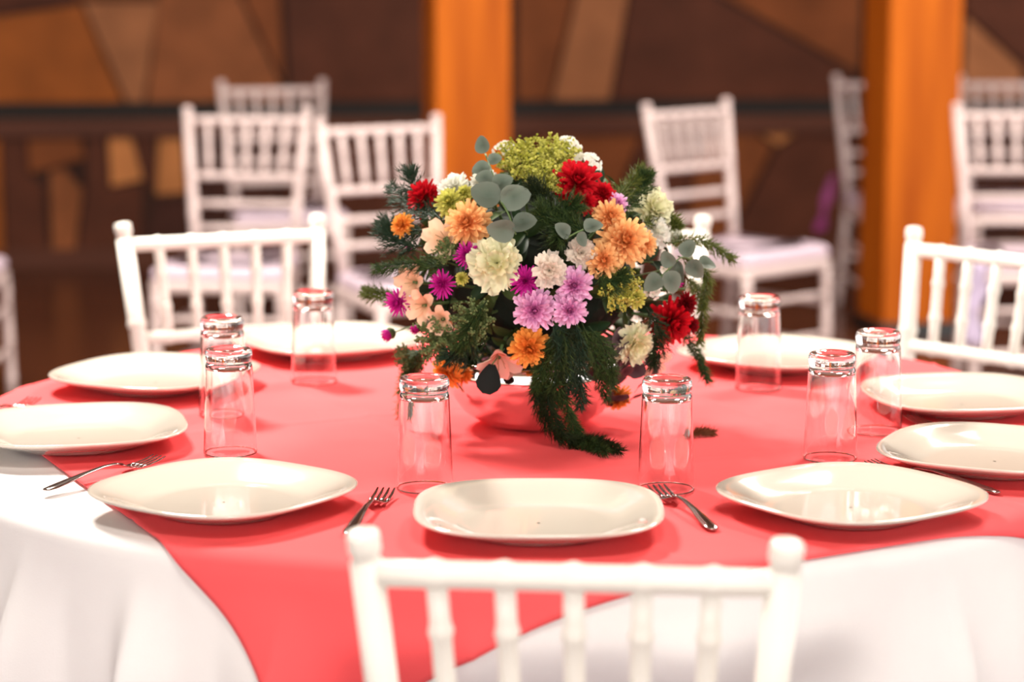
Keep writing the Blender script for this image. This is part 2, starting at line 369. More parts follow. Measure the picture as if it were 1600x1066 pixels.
for x, y, a, lab in [(.030, 2.672, 0, 'white rounded-square plate in front of the nearest chair'),
    (-.339, 2.774, -37, 'white rounded-square plate at the front left, beside the left fork'),
    (.395, 2.748, 36, 'white rounded-square plate at the front right of the table'),
    (-.575, 3.143, -76, 'white plate at the left edge of the photo, over the red cloth border'),
    (-.531, 3.544, 64, 'white plate behind the two glasses on the left, nearest the far left chair'),
    (-.292, 3.845, 29, 'white plate behind the lone glass at the back left'),
    (.415, 3.722, -40, 'white plate behind the lone glass at the back right'),
    (.640, 3.377, -79, 'white plate near the chair on the right, behind the farther right glass'),
    (.612, 2.999, 65, 'white plate cut off by the right edge of the photo')]:
    o = link('dinner_plate', PM); o.location = (x, y, TT if (x, y) != (-.575, 3.143) else TT); o.rotation_euler = (0, 0, R_(a))
    tag(o, lab, 'plate', 'white dinner plates')

# ---------------------------------------------------------------- drinking glasses, upside down
def make_glass():
    e = empty('drinking_glass')
    H = .138; n = 56
    mb = MB(); lathe(mb, [(.0290, .1113), (.0313, .06), (.0333, .006), (.0338, .0015), (.0342, 0), (.0348, .0004), (.0350, .0025), (.0345, .008), (.0325, .06), (.0305, .1113)], n)
    mb.build('wall', 'glass_base', e)
    mb = MB(); lathe(mb, [(.0005, .1165), (.018, .1165), (.026, .1145), (.0284, .1115), (.0286, .1112), (.0305, .1112), (.0303, .116), (.0290, .1195), (.0288, .1215), (.0300, .1245), (.0305, .129), (.0300, .134), (.0280, .1372), (.0255, .138), (.0235, .1370), (.019, .1345), (.008, .1338), (.0005, .1338)], n)
    mb.build('base', 'glass_base', e)
    return e
g0 = make_glass()
for i, (x, y, lab) in enumerate([(-.106, 2.872, 'upturned clear glass between the left front fork and the flower bowl'), (.187, 2.865, 'upturned clear glass behind the fork right of the front plate'),
    (-.366, 3.077, 'upturned clear glass behind the front left plate, nearer of an overlapping pair'), (-.405, 3.335, 'upturned clear glass half hidden by another glass on the left'),
    (-.298, 3.584, 'upturned clear glass in front of the back left plate'), (.366, 3.532, 'upturned clear glass in front of the back right plate'),
    (.409, 3.042, 'upturned clear glass right behind the front right plate'), (.494, 3.216, 'upturned clear glass farther right, before the rightmost chair')]):
    o = g0 if i == 0 else dup(g0)
    o.location = (x, y, TT + .0008); o.rotation_euler = (0, 0, i * .7); tag(o, lab, 'glass', 'upturned drinking glasses')

# ---------------------------------------------------------------- forks
def make_fork():
    e = empty('fork')
    def strip(rows, name, parent=None):                  # rows: (y, half width, z, thickness)
        mb = MB(); vs = []; n = 10
        for y, hw, z, th in rows:
            for k in range(n):
                a = 2 * math.pi * k / n; vs.append((hw * math.cos(a), y, z + th * math.sin(a)))
        m = len(rows)
        fs = [(i * n + k, (i + 1) * n + k, (i + 1) * n + (k + 1) % n, i * n + (k + 1) % n) for i in range(m - 1) for k in range(n)]
        fs += [tuple(range(n)), tuple((m - 1) * n + n - 1 - k for k in range(n))]
        mb.add(vs, fs); return mb.build(name, 'steel', parent or e)
    strip([(-.100, .0030, .0020, .0010), (-.097, .0065, .0022, .0016), (-.085, .0085, .0032, .0018), (-.060, .0075, .0062, .0018), (-.030, .0050, .0100, .0018), (.000, .0034, .0125, .0018), (.022, .0030, .0120, .0019), (.034, .0036, .0095, .0018)], 'handle')
    h = strip([(.032, .0034, .0098, .0017), (.038, .0075, .0072, .0012), (.044, .0115, .0050, .0010), (.052, .0130, .0036, .0010), (.058, .0130, .0032, .0010), (.060, .0120, .0032, .0006)], 'fork_head')
    for k in range(4):
        x = -.0103 + k * .00687; t_ = strip([(.056, .0026, .0034, .0010), (.070, .0022, .0036, .0010), (.090, .0019, .0062, .0009), (.102, .0012, .0092, .0006)], 'tine', h)
        t_.location = (x, 0, 0)
    return e
f0 = make_fork()
def fork(i, hx, hy, tx, ty, lab):
    o = f0 if i == 0 else dup(f0); d = Vector((tx - hx, ty - hy)).normalized(); c = Vector((tx, ty)) - d * .102
    o.location = (c.x, c.y, TT + .0005); o.rotation_euler = (0, 0, math.atan2(d.y, d.x) - math.pi / 2); tag(o, lab, 'fork', 'steel forks')
fork(0, -.579, 2.831, -.450, 3.018, 'steel fork at the left, its handle resting on the white cloth')
fork(1, -.190, 2.600, -.151, 2.834, 'steel fork left of the front plate, partly behind the chair finial')
fork(2, .247, 2.590, .174, 2.851, 'steel fork right of the front plate, in full view')
fork(3, .604, 2.818, .452, 2.990, 'steel fork at the right edge of the photo, tines behind the front right plate')
fork(4, .650, 3.09, .550, 3.285, 'steel fork whose tines show between the two right plates')
fork(5, -.755, 3.22, -.685, 3.41, 'steel fork reaching in from the left edge of the photo')

# ---------------------------------------------------------------- bowl and flowers
BC = Vector((.030, 3.265, TT))
mb = MB(); lathe(mb, [(.0005, .004), (.040, .004), (.046, 0), (.052, .001), (.074, .007), (.097, .022), (.113, .044), (.121, .068), (.120, .086), (.117, .096), (.1155, .097), (.114, .095), (.117, .086), (.118, .068), (.110, .046), (.094, .025), (.070, .011), (.0005, .010)], 72)
bo = mb.build('flower_bowl', 'mirror_silver'); bo.location = BC; tag(bo, 'mirror-bright round silver bowl holding the flowers', 'bowl')
BQ = Vector((.036, 3.285, TZ + .212)); BR = Vector((.215, .19, .185))
random.seed(7)
b = bmesh.new(); bmesh.ops.create_icosphere(b, subdivisions=4, radius=1)  # dark foam core added so the inside of the bouquet reads as shaded
for v in b.verts:
    k = 1 + .10 * noise.noise(v.co * 4); v.co = Vector((v.co.x * .132, v.co.y * .115, v.co.z * .115)) * k
    if v.co.z < -.05: q = max(0.55, 1 - (-.05 - v.co.z) * 4.5); v.co.x *= q; v.co.y *= q
me = bpy.data.meshes.new('foam_shade_core'); b.to_mesh(me); b.free(); me.materials.append(MATS['foam'])
fo = link('foam_shade_core', me); fo.location = BQ + Vector((0, 0, -.005)); tag(fo, 'near-black foam core added to shade the inside of the arrangement, mostly hidden by leaves', 'foam')

def rot_to(n): return Vector((0, 0, 1)).rotation_difference(Vector(n).normalized())
def jit(c, k): j = 1 + random.uniform(-k, k); return tuple(max(0, x * j) for x in c)
def mixc(a, b, t): return tuple(x + (y - x) * t for x, y in zip(a, b))
def petal(mb, az, r0, el, ln, wd, curl, c0, c1, z0=0, tip=.35, cup=.25, rows=4, cols=3, frill=0, base=.35):
    """one petal: leaves the axis at radius r0, elevation el, bends by curl (radians) to its tip"""
    ca, sa = math.cos(az), math.sin(az); vs = []; cs = []; x, z, e = r0, z0, el; st = ln / (rows - 1)
    for i in range(rows):
        t = i / (rows - 1)
        wv = wd * (base + (1 - base) * math.sin(math.pi * min(1, t * .62 + .04)) ** 1) if t < .7 else wd * (1 - (1 - tip) * ((t - .7) / .3) ** 1.6)
        for j in range(cols):
            u = (j / (cols - 1) - .5) * 2
            lift = cup * wv * .5 * u * u; yy = u * wv * .5; xx = x - math.sin(e) * lift; zz = z + math.cos(e) * lift
            if frill and t > .45:
                k = frill * ln * (t - .45) * 2; q = random.uniform(-1, 1); xx += k * random.uniform(-.5, .5); zz += k * q; yy += k * random.uniform(-.3, .3)
            vs.append((xx * ca - yy * sa, xx * sa + yy * ca, zz)); cs.append(mixc(c0, c1, t))
        if i < rows - 1: x += math.cos(e) * st; z += math.sin(e) * st; e += curl / (rows - 1)
    fs = [(i * cols + j, i * cols + j + 1, (i + 1) * cols + j + 1, (i + 1) * cols + j) for i in range(rows - 1) for j in range(cols - 1)]
    mb.add(vs, fs, cs)
COL = dict(red=((.30, .002, .008), (.62, .008, .018)), darkred=((.10, .002, .004), (.28, .004, .010)), peach=((.84, .24, .035), (.95, .60, .27)), orange=((.74, .17, .012), (.93, .44, .09)),
           pink=((.60, .05, .38), (.88, .56, .78)), magenta=((.36, .004, .17), (.66, .03, .38)), lime=((.34, .35, .03), (.70, .67, .17)), cream=((.72, .70, .36), (.86, .84, .60)),
           blush=((.72, .62, .50), (.84, .74, .64)), white=((.80, .80, .66), (.90, .89, .82)), peachpale=((.84, .52, .30), (.92, .68, .48)), blushpink=((.88, .50, .36), (.94, .66, .54)),
           green=((.10, .16, .05), (.24, .30, .12)), plum=((.035, .018, .022), (.10, .065, .07)))
def stem_to(parent, P, q, r=.0022):
    """stem from the flower head into the foam, in the head's own frame"""
    a = q.inverted() @ (BQ + Vector((0, 0, -.03)) - Vector(P)); a = a * min(1, .10 / max(a.length, 1e-6))
    mb = MB(); tube(mb, smooth_path([(0, 0, -.002), Vector((0, 0, -.25 * a.length)) * .6 + a * .3, a], 4), r, 6); mb.build('stem', 'stem', parent)
def head(kind, name, P, n, label, cat, group):
    e = empty(name, P, 0, label, cat, group); q = rot_to(n); e.rotation_mode = 'QUATERNION'; e.rotation_quaternion = q
    return e, q
def mum(e, R, c, spider=False):
    c0, c1 = COL[c]
    L = ([(1.0, 0.02, 20, .13), (.95, .28, 20, .13), (.82, .58, 17, .12), (.64, .92, 13, .12), (.42, 1.2, 9, .11)] if spider else
         [(1.0, -.32, 13, .30), (1.02, -.06, 15, .30), (.98, .18, 15, .29), (.90, .42, 14, .27), (.80, .66, 12, .25), (.68, .88, 10, .23), (.54, 1.10, 8, .20), (.40, 1.32, 6, .18)])
    m = len(L) - 1; half = 2 if spider else 3
    for li, (ln, el, n, wd) in enumerate(L):
        if li in (0, half + 1): mb = MB()
        for k in range(n):
            t = li / m; tipc = mixc(c1, mixc(c0, c1, .35), max(0, t - .45) / .55); basec = mixc(c0, c1, .12)
            a = 2 * math.pi * (k + .5 * (li % 2)) / n + random.uniform(-.16, .16)
            petal(mb, a, .05 * R, el + random.uniform(-.16, .16), R * ln * random.uniform(.80, 1.08), R * wd * random.uniform(.85, 1.15), random.uniform(.1, .6) + .35 * (li > m - 3), jit(basec, .18), jit(tipc, .14), z0=R * .055 * li, tip=.5, cup=.7)
        if li == half: mb.build('outer_petals', 'petal', e)
    mb.build('inner_petals', 'petal', e)
    mb = MB(); lathe(mb, [(.001, -.28 * R), (.12 * R, -.25 * R), (.30 * R, -.06 * R), (.26 * R, .06 * R), (.1 * R, .16 * R), (.001, .18 * R)], 12, [jit((.10, .16, .04) if i < 3 else c0, .1) for i in range(6) for k in range(12)]); mb.build('flower_centre', 'petal', e)
def carnation(e, R, c):
    c0, c1 = COL[c]
    for half in (0, 1):
        mb = MB()
        for k in range(17):
            t = (k + 17 * half) / 33; el = 1.35 * t ** 1.15 - .12; cc = jit(mixc(c1, c0, .55 * random.random() * t), .07)
            petal(mb, k * 2.39996 + half * 1.1 + random.uniform(-.3, .3), .03 * R, el + random.uniform(-.10, .10), R * (1.06 - .42 * t) * random.uniform(.86, 1.08), R * random.uniform(.55, .75) * (1 - .35 * t), random.uniform(-.1, .35), jit(mixc(c0, c1, .25), .1), cc, z0=R * .10 * t, tip=.95, cup=.05, rows=5, cols=9, frill=.13)
        mb.build(('outer_petals', 'inner_petals')[half], 'petal', e)
    mb = MB(); lathe(mb, [(.001, -.75 * R), (.16 * R, -.72 * R), (.24 * R, -.3 * R), (.18 * R, .02 * R), (.001, .03 * R)], 10, [(.12, .18, .06)] * 50); mb.build('calyx', 'petal', e)
def alstroemeria(e, R, c):
    c0, c1 = COL[c]
    for k in range(6):
        mb = MB(); petal(mb, 2 * math.pi * k / 6 + random.uniform(-.12, .12), .06 * R, 1.05 - .1 * (k % 2), R * 1.5, R * .86, -.85, jit(c0, .1), jit(c1, .08), z0=-.55 * R, tip=.55, cup=.45, rows=6, cols=5, frill=.03); mb.build('petal', 'petal', e)
    mb = MB()
    for k in range(5): petal(mb, 1.2566 * k, .02 * R, 1.2, R * .9, R * .05, .1, (.7, .5, .3), (.35, .2, .1), z0=-.4 * R, tip=.8)
    mb.build('stamens', 'petal', e)
def bud(e, R, c):
    c0, c1 = COL[c]; mb = MB()
    for li, (el, n) in enumerate(((.9, 12), (1.2, 9), (1.4, 6))):
        for k in range(n): petal(mb, 2 * math.pi * k / n + .3 * li, R * .3, el, R * 1.5, R * .42, .75, jit(c0, .1), jit(c1, .1), z0=-R * .5, tip=.4, cup=.5)
    mb.build('petals', 'petal', e)
    mb = MB(); lathe(mb, [(.001, -.9 * R), (.5 * R, -.75 * R), (.8 * R, -.35 * R), (.7 * R, .1 * R), (.001, .15 * R)], 10, [(.09, .13, .05)] * 50); mb.build('calyx', 'petal', e)
def cluster(e, R, c):
    c0, c1 = COL[c]
    for i in range(9):
        a = i * 2.4; rr = R * .30 * math.sqrt(i); mb = MB(); cx_, cy_, cz_ = rr * math.cos(a), rr * math.sin(a), R * .6 - rr * rr / R * .75 + random.uniform(-.1, .1) * R
        for k in range(5): petal(mb, 1.2566 * k + i, R * .04, .45, R * .44, R * .40, .2, jit(c0, .08), jit(c1, .05), tip=.6, cup=.3)
        o = mb.build('floret', 'petal', e); o.location = (cx_, cy_, cz_); o.rotation_euler = (-cy_ / R * 1.3 + random.uniform(-.4, .4), cx_ / R * 1.3 + random.uniform(-.4, .4), 0)
        mb = MB(); tube(mb, [(0, 0, 0), (-cx_ * .9, -cy_ * .9, -cz_ - R * .5)], .0007, 5); mb.build('floret_stalk', 'stem', o)
def blob(mb, p, r, c):
    x, y, z = p; mb.add([(x + r, y, z), (x - r, y, z), (x, y + r, z), (x, y - r, z), (x, y, z + r), (x, y, z - r)], [(0, 2, 4), (2, 1, 4), (1, 3, 4), (3, 0, 4), (2, 0, 5), (1, 2, 5), (3, 1, 5), (0, 3, 5)], [c] * 6)
def goldenrod(e, R, c):
    c0, c1 = COL[c]; mb = MB(); st = MB()
    for i in range(16):
        a = i * 2.4; sp = R * (.25 + .75 * math.sqrt(i / 15)); tip = Vector((sp * math.cos(a), sp * math.sin(a), R * (.75 - .55 * (sp / R) ** 2)))
        base = Vector((0, 0, -R * .6)); mid = base.lerp(tip, .5) + Vector((0, 0, R * .18)); P = smooth_path([base, mid, tip], 7); tube(st, P, .0009, 5)
        for p in P[5:]:
            for k in range(7):
                q = p + Vector([random.gauss(0, 1) for _ in range(3)]) * R * .075; blob(mb, q, R * random.uniform(.030, .070), jit(mixc(c0, c1, random.random()), .2))
    st.build('branches', 'stem', e); tag(mb.build('florets', 'petal', e, False), kind='stuff')
LEAFM = {}
def leaf_mesh(key, ln, wd, tip, cup, c0, c1, curl=-.25):
    if key not in LEAFM:
        mb = MB(); petal(mb, 0, 0, .12, ln, wd, curl, c0, c1, tip=tip, cup=cup, rows=7, cols=5, base=.15)
        me = mb.mesh('leaf', 'leaf'); LEAFM[key] = me
    return LEAFM[key]
def round_leaf(key, r, c0, c1, cup=.12):
    if key not in LEAFM:
        mb = MB(); n = 16; vs = [(r, 0, .0)]; cs = [c0]
        for i, k in enumerate((.35, .7, 1.0)):
            for j in range(n):
                a = 2 * math.pi * j / n; w_ = 1 + .14 * max(0, math.cos(a)) ** 6 - .10 * abs(math.sin(1.5 * a)); vs.append((r + r * k * w_ * math.cos(a), r * k * w_ * .95 * math.sin(a), cup * r * k * abs(math.sin(a)) - .22 * r * k * k * math.cos(a) + .08 * r * k * math.sin(2 * a + r * 900))); cs.append(mixc(c0, c1, k))
        fs = [(0, 1 + j, 1 + (j + 1) % n) for j in range(n)] + [(1 + i * n + j, 1 + (i + 1) * n + j, 1 + (i + 1) * n + (j + 1) % n, 1 + i * n + (j + 1) % n) for i in range(2) for j in range(n)]
        mb.add(vs, fs, cs); me = mb.mesh('leaf', 'leaf')
        LEAFM[key] = me
    return LEAFM[key]
def place_leaf(me, p, d, n, parent, s=1, name='leaf'):
    """x axis of the leaf along d, its upper side towards n"""
    o = link(name, me, parent); x = Vector(d).normalized(); z = Vector(n) - x * Vector(n).dot(x); z = z.normalized() if z.length > 1e-4 else x.orthogonal().normalized(); y = z.cross(x)
    m = Matrix((x, y, z)).transposed().to_4x4(); m.translation = Vector(p); o.matrix_basis = m @ Matrix.Scale(s, 4); return o
def dusk(e, R, c):
    c0, c1 = COL[c]
    for i in range(11):
        a = i * 2.4; rr = R * .26 * math.sqrt(i); me = round_leaf('plum%d' % (i % 3), R * .34, jit(c0, .3), jit(c1, .3), .25)
        place_leaf(me, (rr * math.cos(a), rr * math.sin(a), R * .35 - rr * rr / R * .4), (math.cos(a), math.sin(a), -.35), (math.cos(a) * .4, math.sin(a) * .4, 1), e)

FL = [('mum','red',.084,3.170,1.106,.0303,'large bright red chrysanthemum near the top right of the arrangement'),
('mum','red',.118,3.170,1.093,.0175,'small red chrysanthemum overlapping the right side of the large red one'),
('mum','red',.095,3.151,1.085,.0150,'small red chrysanthemum tucked below the large top red one'),
('mum','red',-.115,3.226,1.082,.0240,'red chrysanthemum seen side-on at the upper left of the arrangement'),
('mum','red',.208,3.195,.921,.0300,'deep red chrysanthemum at the lower right of the arrangement'),
('mum','darkred',.232,3.205,.944,.0150,'small dark red bloom on the right edge, above its twin'),
('mum','darkred',.238,3.215,.914,.0135,'small dark red bloom on the right edge, lower of two'),
('mum','peach',.126,3.149,1.065,.0225,'peach chrysanthemum topmost of the peach group, right under the red blooms'),
('mum','peach',.144,3.141,1.035,.0318,'largest peach chrysanthemum on the right of the arrangement'),
('mum','peach',.171,3.158,1.030,.0180,'peach chrysanthemum at the right end of the peach group'),
('mum','peach',.117,3.120,1.013,.0230,'peach chrysanthemum lowest of the peach group on the right'),
('mum','peach',-.056,3.144,1.057,.0285,'apricot chrysanthemum on the left beside the round grey leaves'),
('mum','orange',-.144,3.195,1.050,.0150,'small orange bloom below the side-on red chrysanthemum'),
('mum','orange',.023,3.116,.901,.0250,'golden orange chrysanthemum low in the front centre'),
('mum','orange',-.086,3.199,.853,.0215,'golden orange bloom just above the left front glass'),
('mum','orange',.144,3.249,.810,.0180,'orange bloom under the dark plum leaves'),
('mum','pink',.029,3.102,.952,.0262,'lilac pink chrysanthemum left of the pink pair in the middle'),
('mum','pink',.079,3.105,.983,.0240,'lilac pink chrysanthemum upper one of the pink pair'),
('mum','pink',.074,3.100,.952,.0215,'lilac pink chrysanthemum lower one of the pink pair'),
('mum','pink',.136,3.167,1.080,.0160,'pink bloom peeping from behind the small red chrysanthemum'),
('spider','magenta',.018,3.106,.988,.0200,'dark magenta bloom right of the big cream carnation'),
('spider','magenta',-.090,3.138,.980,.0185,'magenta bloom left of and below the big cream carnation'),
('spider','magenta',-.057,3.127,1.019,.0175,'magenta bloom just above left of the big cream carnation'),
('spider','magenta',-.149,3.180,.949,.0195,'magenta star-shaped bloom with dark centre at the left edge'),
('bud','magenta',-.168,3.263,.893,.0096,'magenta bud hanging lowest at the left of the arrangement'),
('bud','magenta',-.128,3.190,.912,.0068,'small magenta bud right of the lowest left bud'),
('bud','magenta',.218,3.195,.975,.0085,'magenta bud on the right below the grey leaves'),
('bud','magenta',-.135,3.192,1.020,.0051,'tiny pink bud among the ferns on the left'),
('bud','orange',-.119,3.206,1.063,.0043,'tiny orange bud beside the small orange bloom'),
('carn','cream',-.019,3.112,1.011,.0341,'large pale cream carnation at the centre left of the arrangement'),
('carn','cream',.186,3.204,1.069,.0290,'pale cream carnation at the upper right'),
('carn','cream',.161,3.159,.897,.0275,'pale cream carnation at the lower right'),
('carn','blush',.090,3.115,1.024,.0195,'small off-white carnation left of the peach group'),
('carn','blush',.048,3.092,1.004,.0220,'off-white carnation above the lilac pink blooms'),
('carn','white',-.076,3.201,1.100,.0196,'white carnation at the upper left above the lime bloom'),
('carn','white',-.036,3.190,1.108,.0185,'white carnation behind the round grey leaves'),
('carn','white',.190,3.185,1.043,.0187,'white carnation below the upper right cream one'),
('carn','white',.216,3.214,1.031,.0137,'small white carnation farthest right'),
('mum','lime',-.080,3.181,1.081,.0195,'lime green chrysanthemum at the upper left'),
('mum','lime',-.062,3.181,1.094,.0110,'small lime green bloom touching the larger lime one'),
('mum','lime',.161,3.138,.961,.0134,'lime green button bloom on the right above the lower cream carnation'),
('mum','lime',-.065,3.125,.989,.0084,'tiny lime bloom left of the big cream carnation'),
('alst','peachpale',-.090,3.155,1.038,.0215,'pale peach lily-like flower left of the apricot chrysanthemum'),
('alst','peachpale',-.132,3.175,.977,.0190,'pale peach lily-like flower beside the magenta bloom on the left'),
('alst','peachpale',-.119,3.164,.947,.0185,'pale peach lily-like flower below the left magenta bloom'),
('alst','peachpale',-.093,3.146,.931,.0155,'pale peach lily-like flower lowest of the left group'),
('alst','blushpink',-.017,3.134,.880,.0245,'pale pink lily-like flower hanging over the bowl rim'),
('alst','blushpink',.193,3.256,.856,.0200,'pale pink lily-like flower behind the right front glass'),
('cluster','white',.074,3.259,1.147,.0173,'white floret cluster at the very top of the arrangement'),
('cluster','white',.099,3.215,1.129,.0170,'white floret cluster just above the large red chrysanthemum'),
('cluster','white',-.009,3.253,1.144,.0146,'cream floret cluster at the top left of the lime spray'),
('cluster','white',.208,3.184,.994,.0102,'white floret cluster between the grey leaves on the right'),
('cluster','white',.245,3.270,.954,.0140,'white floret cluster at the right edge'),
('cluster','white',.186,3.157,.968,.0101,'white floret cluster above the deep red chrysanthemum'),
('gold','lime',.013,3.201,1.130,.0382,'yellow-green spray at the top left of the crown'),
('gold','lime',.053,3.212,1.136,.0358,'yellow-green spray at the top centre of the crown'),
('gold','lime',.042,3.171,1.113,.0295,'yellow-green spray in front at the crown, above dark ferns'),
('gold','lime',.138,3.124,.975,.0285,'yellow-green spray below the peach group'),
('gold','green',-.093,3.159,.903,.0339,'muted green seeded spray at the lower left'),
('gold','green',-.050,3.122,.935,.0293,'muted green seeded spray under the big cream carnation'),
('gold','green',-.136,3.259,.860,.0263,'muted green seeded spray lowest at the left'),
('gold','green',-.084,3.143,1.021,.0184,'small green seeded spray left of the apricot chrysanthemum'),
('dusk','plum',.161,3.222,.841,.0390,'cluster of dark plum leaves behind the right front glass'),
('dusk','plum',.137,3.156,.878,.0204,'small cluster of dark plum leaves left of the lower cream carnation')]
INFO = dict(mum=('chrysanthemum', 'flower', 'chrysanthemums in the arrangement', mum), spider=('chrysanthemum', 'flower', 'chrysanthemums in the arrangement', lambda e, R, c: mum(e, R, c, True)),
            carn=('carnation', 'flower', 'carnations in the arrangement', carnation), alst=('alstroemeria', 'flower', 'lily-like flowers in the arrangement', alstroemeria), bud=('flower_bud', 'bud', 'flower buds in the arrangement', bud),
            cluster=('floret_cluster', 'flower', 'white floret clusters', cluster), gold=('goldenrod_spray', 'foliage', 'seeded sprays', goldenrod), dusk=('plum_foliage', 'foliage', 'dark plum foliage', dusk))
for kind, c, x, y, z, R, lab in FL:
    P = Vector((x, y, z)); d = P - BQ; n = Vector((d.x / BR.x ** 2, d.y / BR.y ** 2, d.z / BR.z ** 2)).normalized()
    n = (n + Vector((0, -.45, .12))).normalized() if kind not in ('gold', 'cluster') else (n + Vector((0, -.25, .2))).normalized()
    if lab.startswith('red chrysanthemum seen side-on'): n = Vector((-.55, -.45, .65)).normalized()
    if 'hanging over the bowl' in lab: n = Vector((.1, -.7, -.75)).normalized()
    nm, cat, grp, fn = INFO[kind]
    e, q = head(kind, nm, P, n, lab, cat, grp); e.rotation_quaternion = q @ Matrix.Rotation(random.uniform(0, 6.28), 3, 'Z').to_quaternion(); q = e.rotation_quaternion.copy()
    fn(e, R * 1.1, c); stem_to(e, P, q, .0022 if R > .012 else .001)
bd = MB(); lathe(bd, [(.0004, -.0045), (.002, -.004), (.0038, -.0022), (.0045, 0), (.0038, .0022), (.002, .004), (.0004, .0045)], 14)
o = bd.build('bead', 'teal'); o.location = (.039, 3.118, .868); tag(o, 'tiny shiny teal bead below the golden orange chrysanthemum', 'bead')

# eucalyptus sprigs with round grey leaves
def eucalyptus(path, leaves, lab):
    e = empty('eucalyptus_sprig', path[0], 0, lab, 'foliage', 'eucalyptus sprigs'); o0 = Vector(path[0]); P = smooth_path([Vector(p) - o0 for p in path], 6)
    mb = MB(); tube(mb, P, .0012, 6); mb.build('stem', 'stem', e)
    for i, (t, side, r, dx, dz) in enumerate(leaves):
        p = P[min(len(P) - 1, int(t * (len(P) - 1)))]
        me = round_leaf('euc%d_%d' % (i % 4, int(r * 1000)), r, jit((.085, .115, .085), .2), jit((.155, .190, .150), .2), .35)
        place_leaf(me, p, (dx, random.uniform(-.5, .2), dz), (random.uniform(-1.0, 1.0), -1, random.uniform(-.2, 1.3)), e, 1.14)
    return e
eucalyptus([(.005, 3.100, 1.050), (-.006, 3.112, 1.078), (-.022, 3.130, 1.102), (-.025, 3.150, 1.122), (-.035, 3.190, 1.146)],
    [(.05, 1, .016, -1, .15), (.12, 1, .0145, .9, .35), (.38, 1, .0175, -1, .45), (.45, 1, .0175, .9, .1), (.62, 1, .012, .8, .4), (.72, 1, .010, -1, .05), (.86, 1, .011, -.95, -.05), (.92, 1, .008, .9, .3), (1, 1, .0105, -.3, 1)], 'eucalyptus sprig with round grey-green leaves rising at the upper left')
eucalyptus([(.190, 3.135, .985), (.207, 3.145, 1.000), (.225, 3.165, 1.012), (.246, 3.19, 1.000)],
    [(.15, 1, .012, -.7, -.5), (.3, 1, .013, .3, -1), (.4, 1, .010, -.5, .9), (.6, 1, .013, .1, -1), (.7, 1, .011, .5, .8), (.85, 1, .012, .5, -.8), (1, 1, .011, 1, -.1)], 'eucalyptus sprig with grey-green leaves on the right below the white carnations')
eucalyptus([(.060, 3.096, 1.040), (.078, 3.098, 1.050), (.092, 3.103, 1.056)], [(.4, 1, .010, -.6, .7), (1, 1, .011, 1, .3), (.7, 1, .009, .5, -.7)], 'short grey-green eucalyptus tip above the small off-white carnation')

# feathery ferns
FG = [((.014, .034, .010), (.065, .100, .026)), ((.012, .030, .016), (.036, .066, .036)), ((.05, .070, .012), (.15, .17, .035)), ((.008, .016, .006), (.03, .042, .012)), ((.10, .03, .012), (.2, .07, .025))]
def fern(path, wid, g, lab, dens=1.0, group='feathery fern sprigs'):
    o0 = Vector(path[0]); e = empty('fern_sprig', o0, 0, lab, 'foliage', group); P = smooth_path([Vector(p) - o0 for p in path], 12)
    st = MB(); tube(st, P, [.0011 * (1 - .6 * i / len(P)) for i in range(len(P))], 5, FG[g][0]); nd = MB(); m = len(P)
    for i in range(2, m):
        t = i / m; tan = (P[min(i + 1, m - 1)] - P[i - 1]).normalized(); pn = tan.cross(Vector((0, -1, .3))).normalized()
        for s in (-1, 1):
            for rep in range(max(1, int(2 * dens))):
                ln = wid * (.45 + .9 * math.sin(math.pi * min(1, .25 + t * .75))) * random.uniform(.6, 1.1)
                d = (tan * 1.2 + pn * s * .62 + Vector([random.uniform(-.35, .35) for _ in range(3)])).normalized(); a = P[i]; b = a + d * ln + Vector((0, 0, -ln * .15))
                tube(st, [a, b], [.0005, .0003], 3, FG[g][0])
                for k in range(9):
                    q = a.lerp(b, (k + 1) / 9); dd = (d * 1.1 + Vector([random.gauss(0, .45) for _ in range(3)])).normalized(); L = random.uniform(.006, .013); sd = dd.orthogonal().normalized() * .0007; c = jit(mixc(*FG[g], random.random()), .2)
                    nd.add([q - sd, q + sd, q + dd * L], [(0, 1, 2)], [c] * 3)
    st.build('stem', 'leaf', e); tag(nd.build('needles', 'leaf', e, False), kind='stuff')
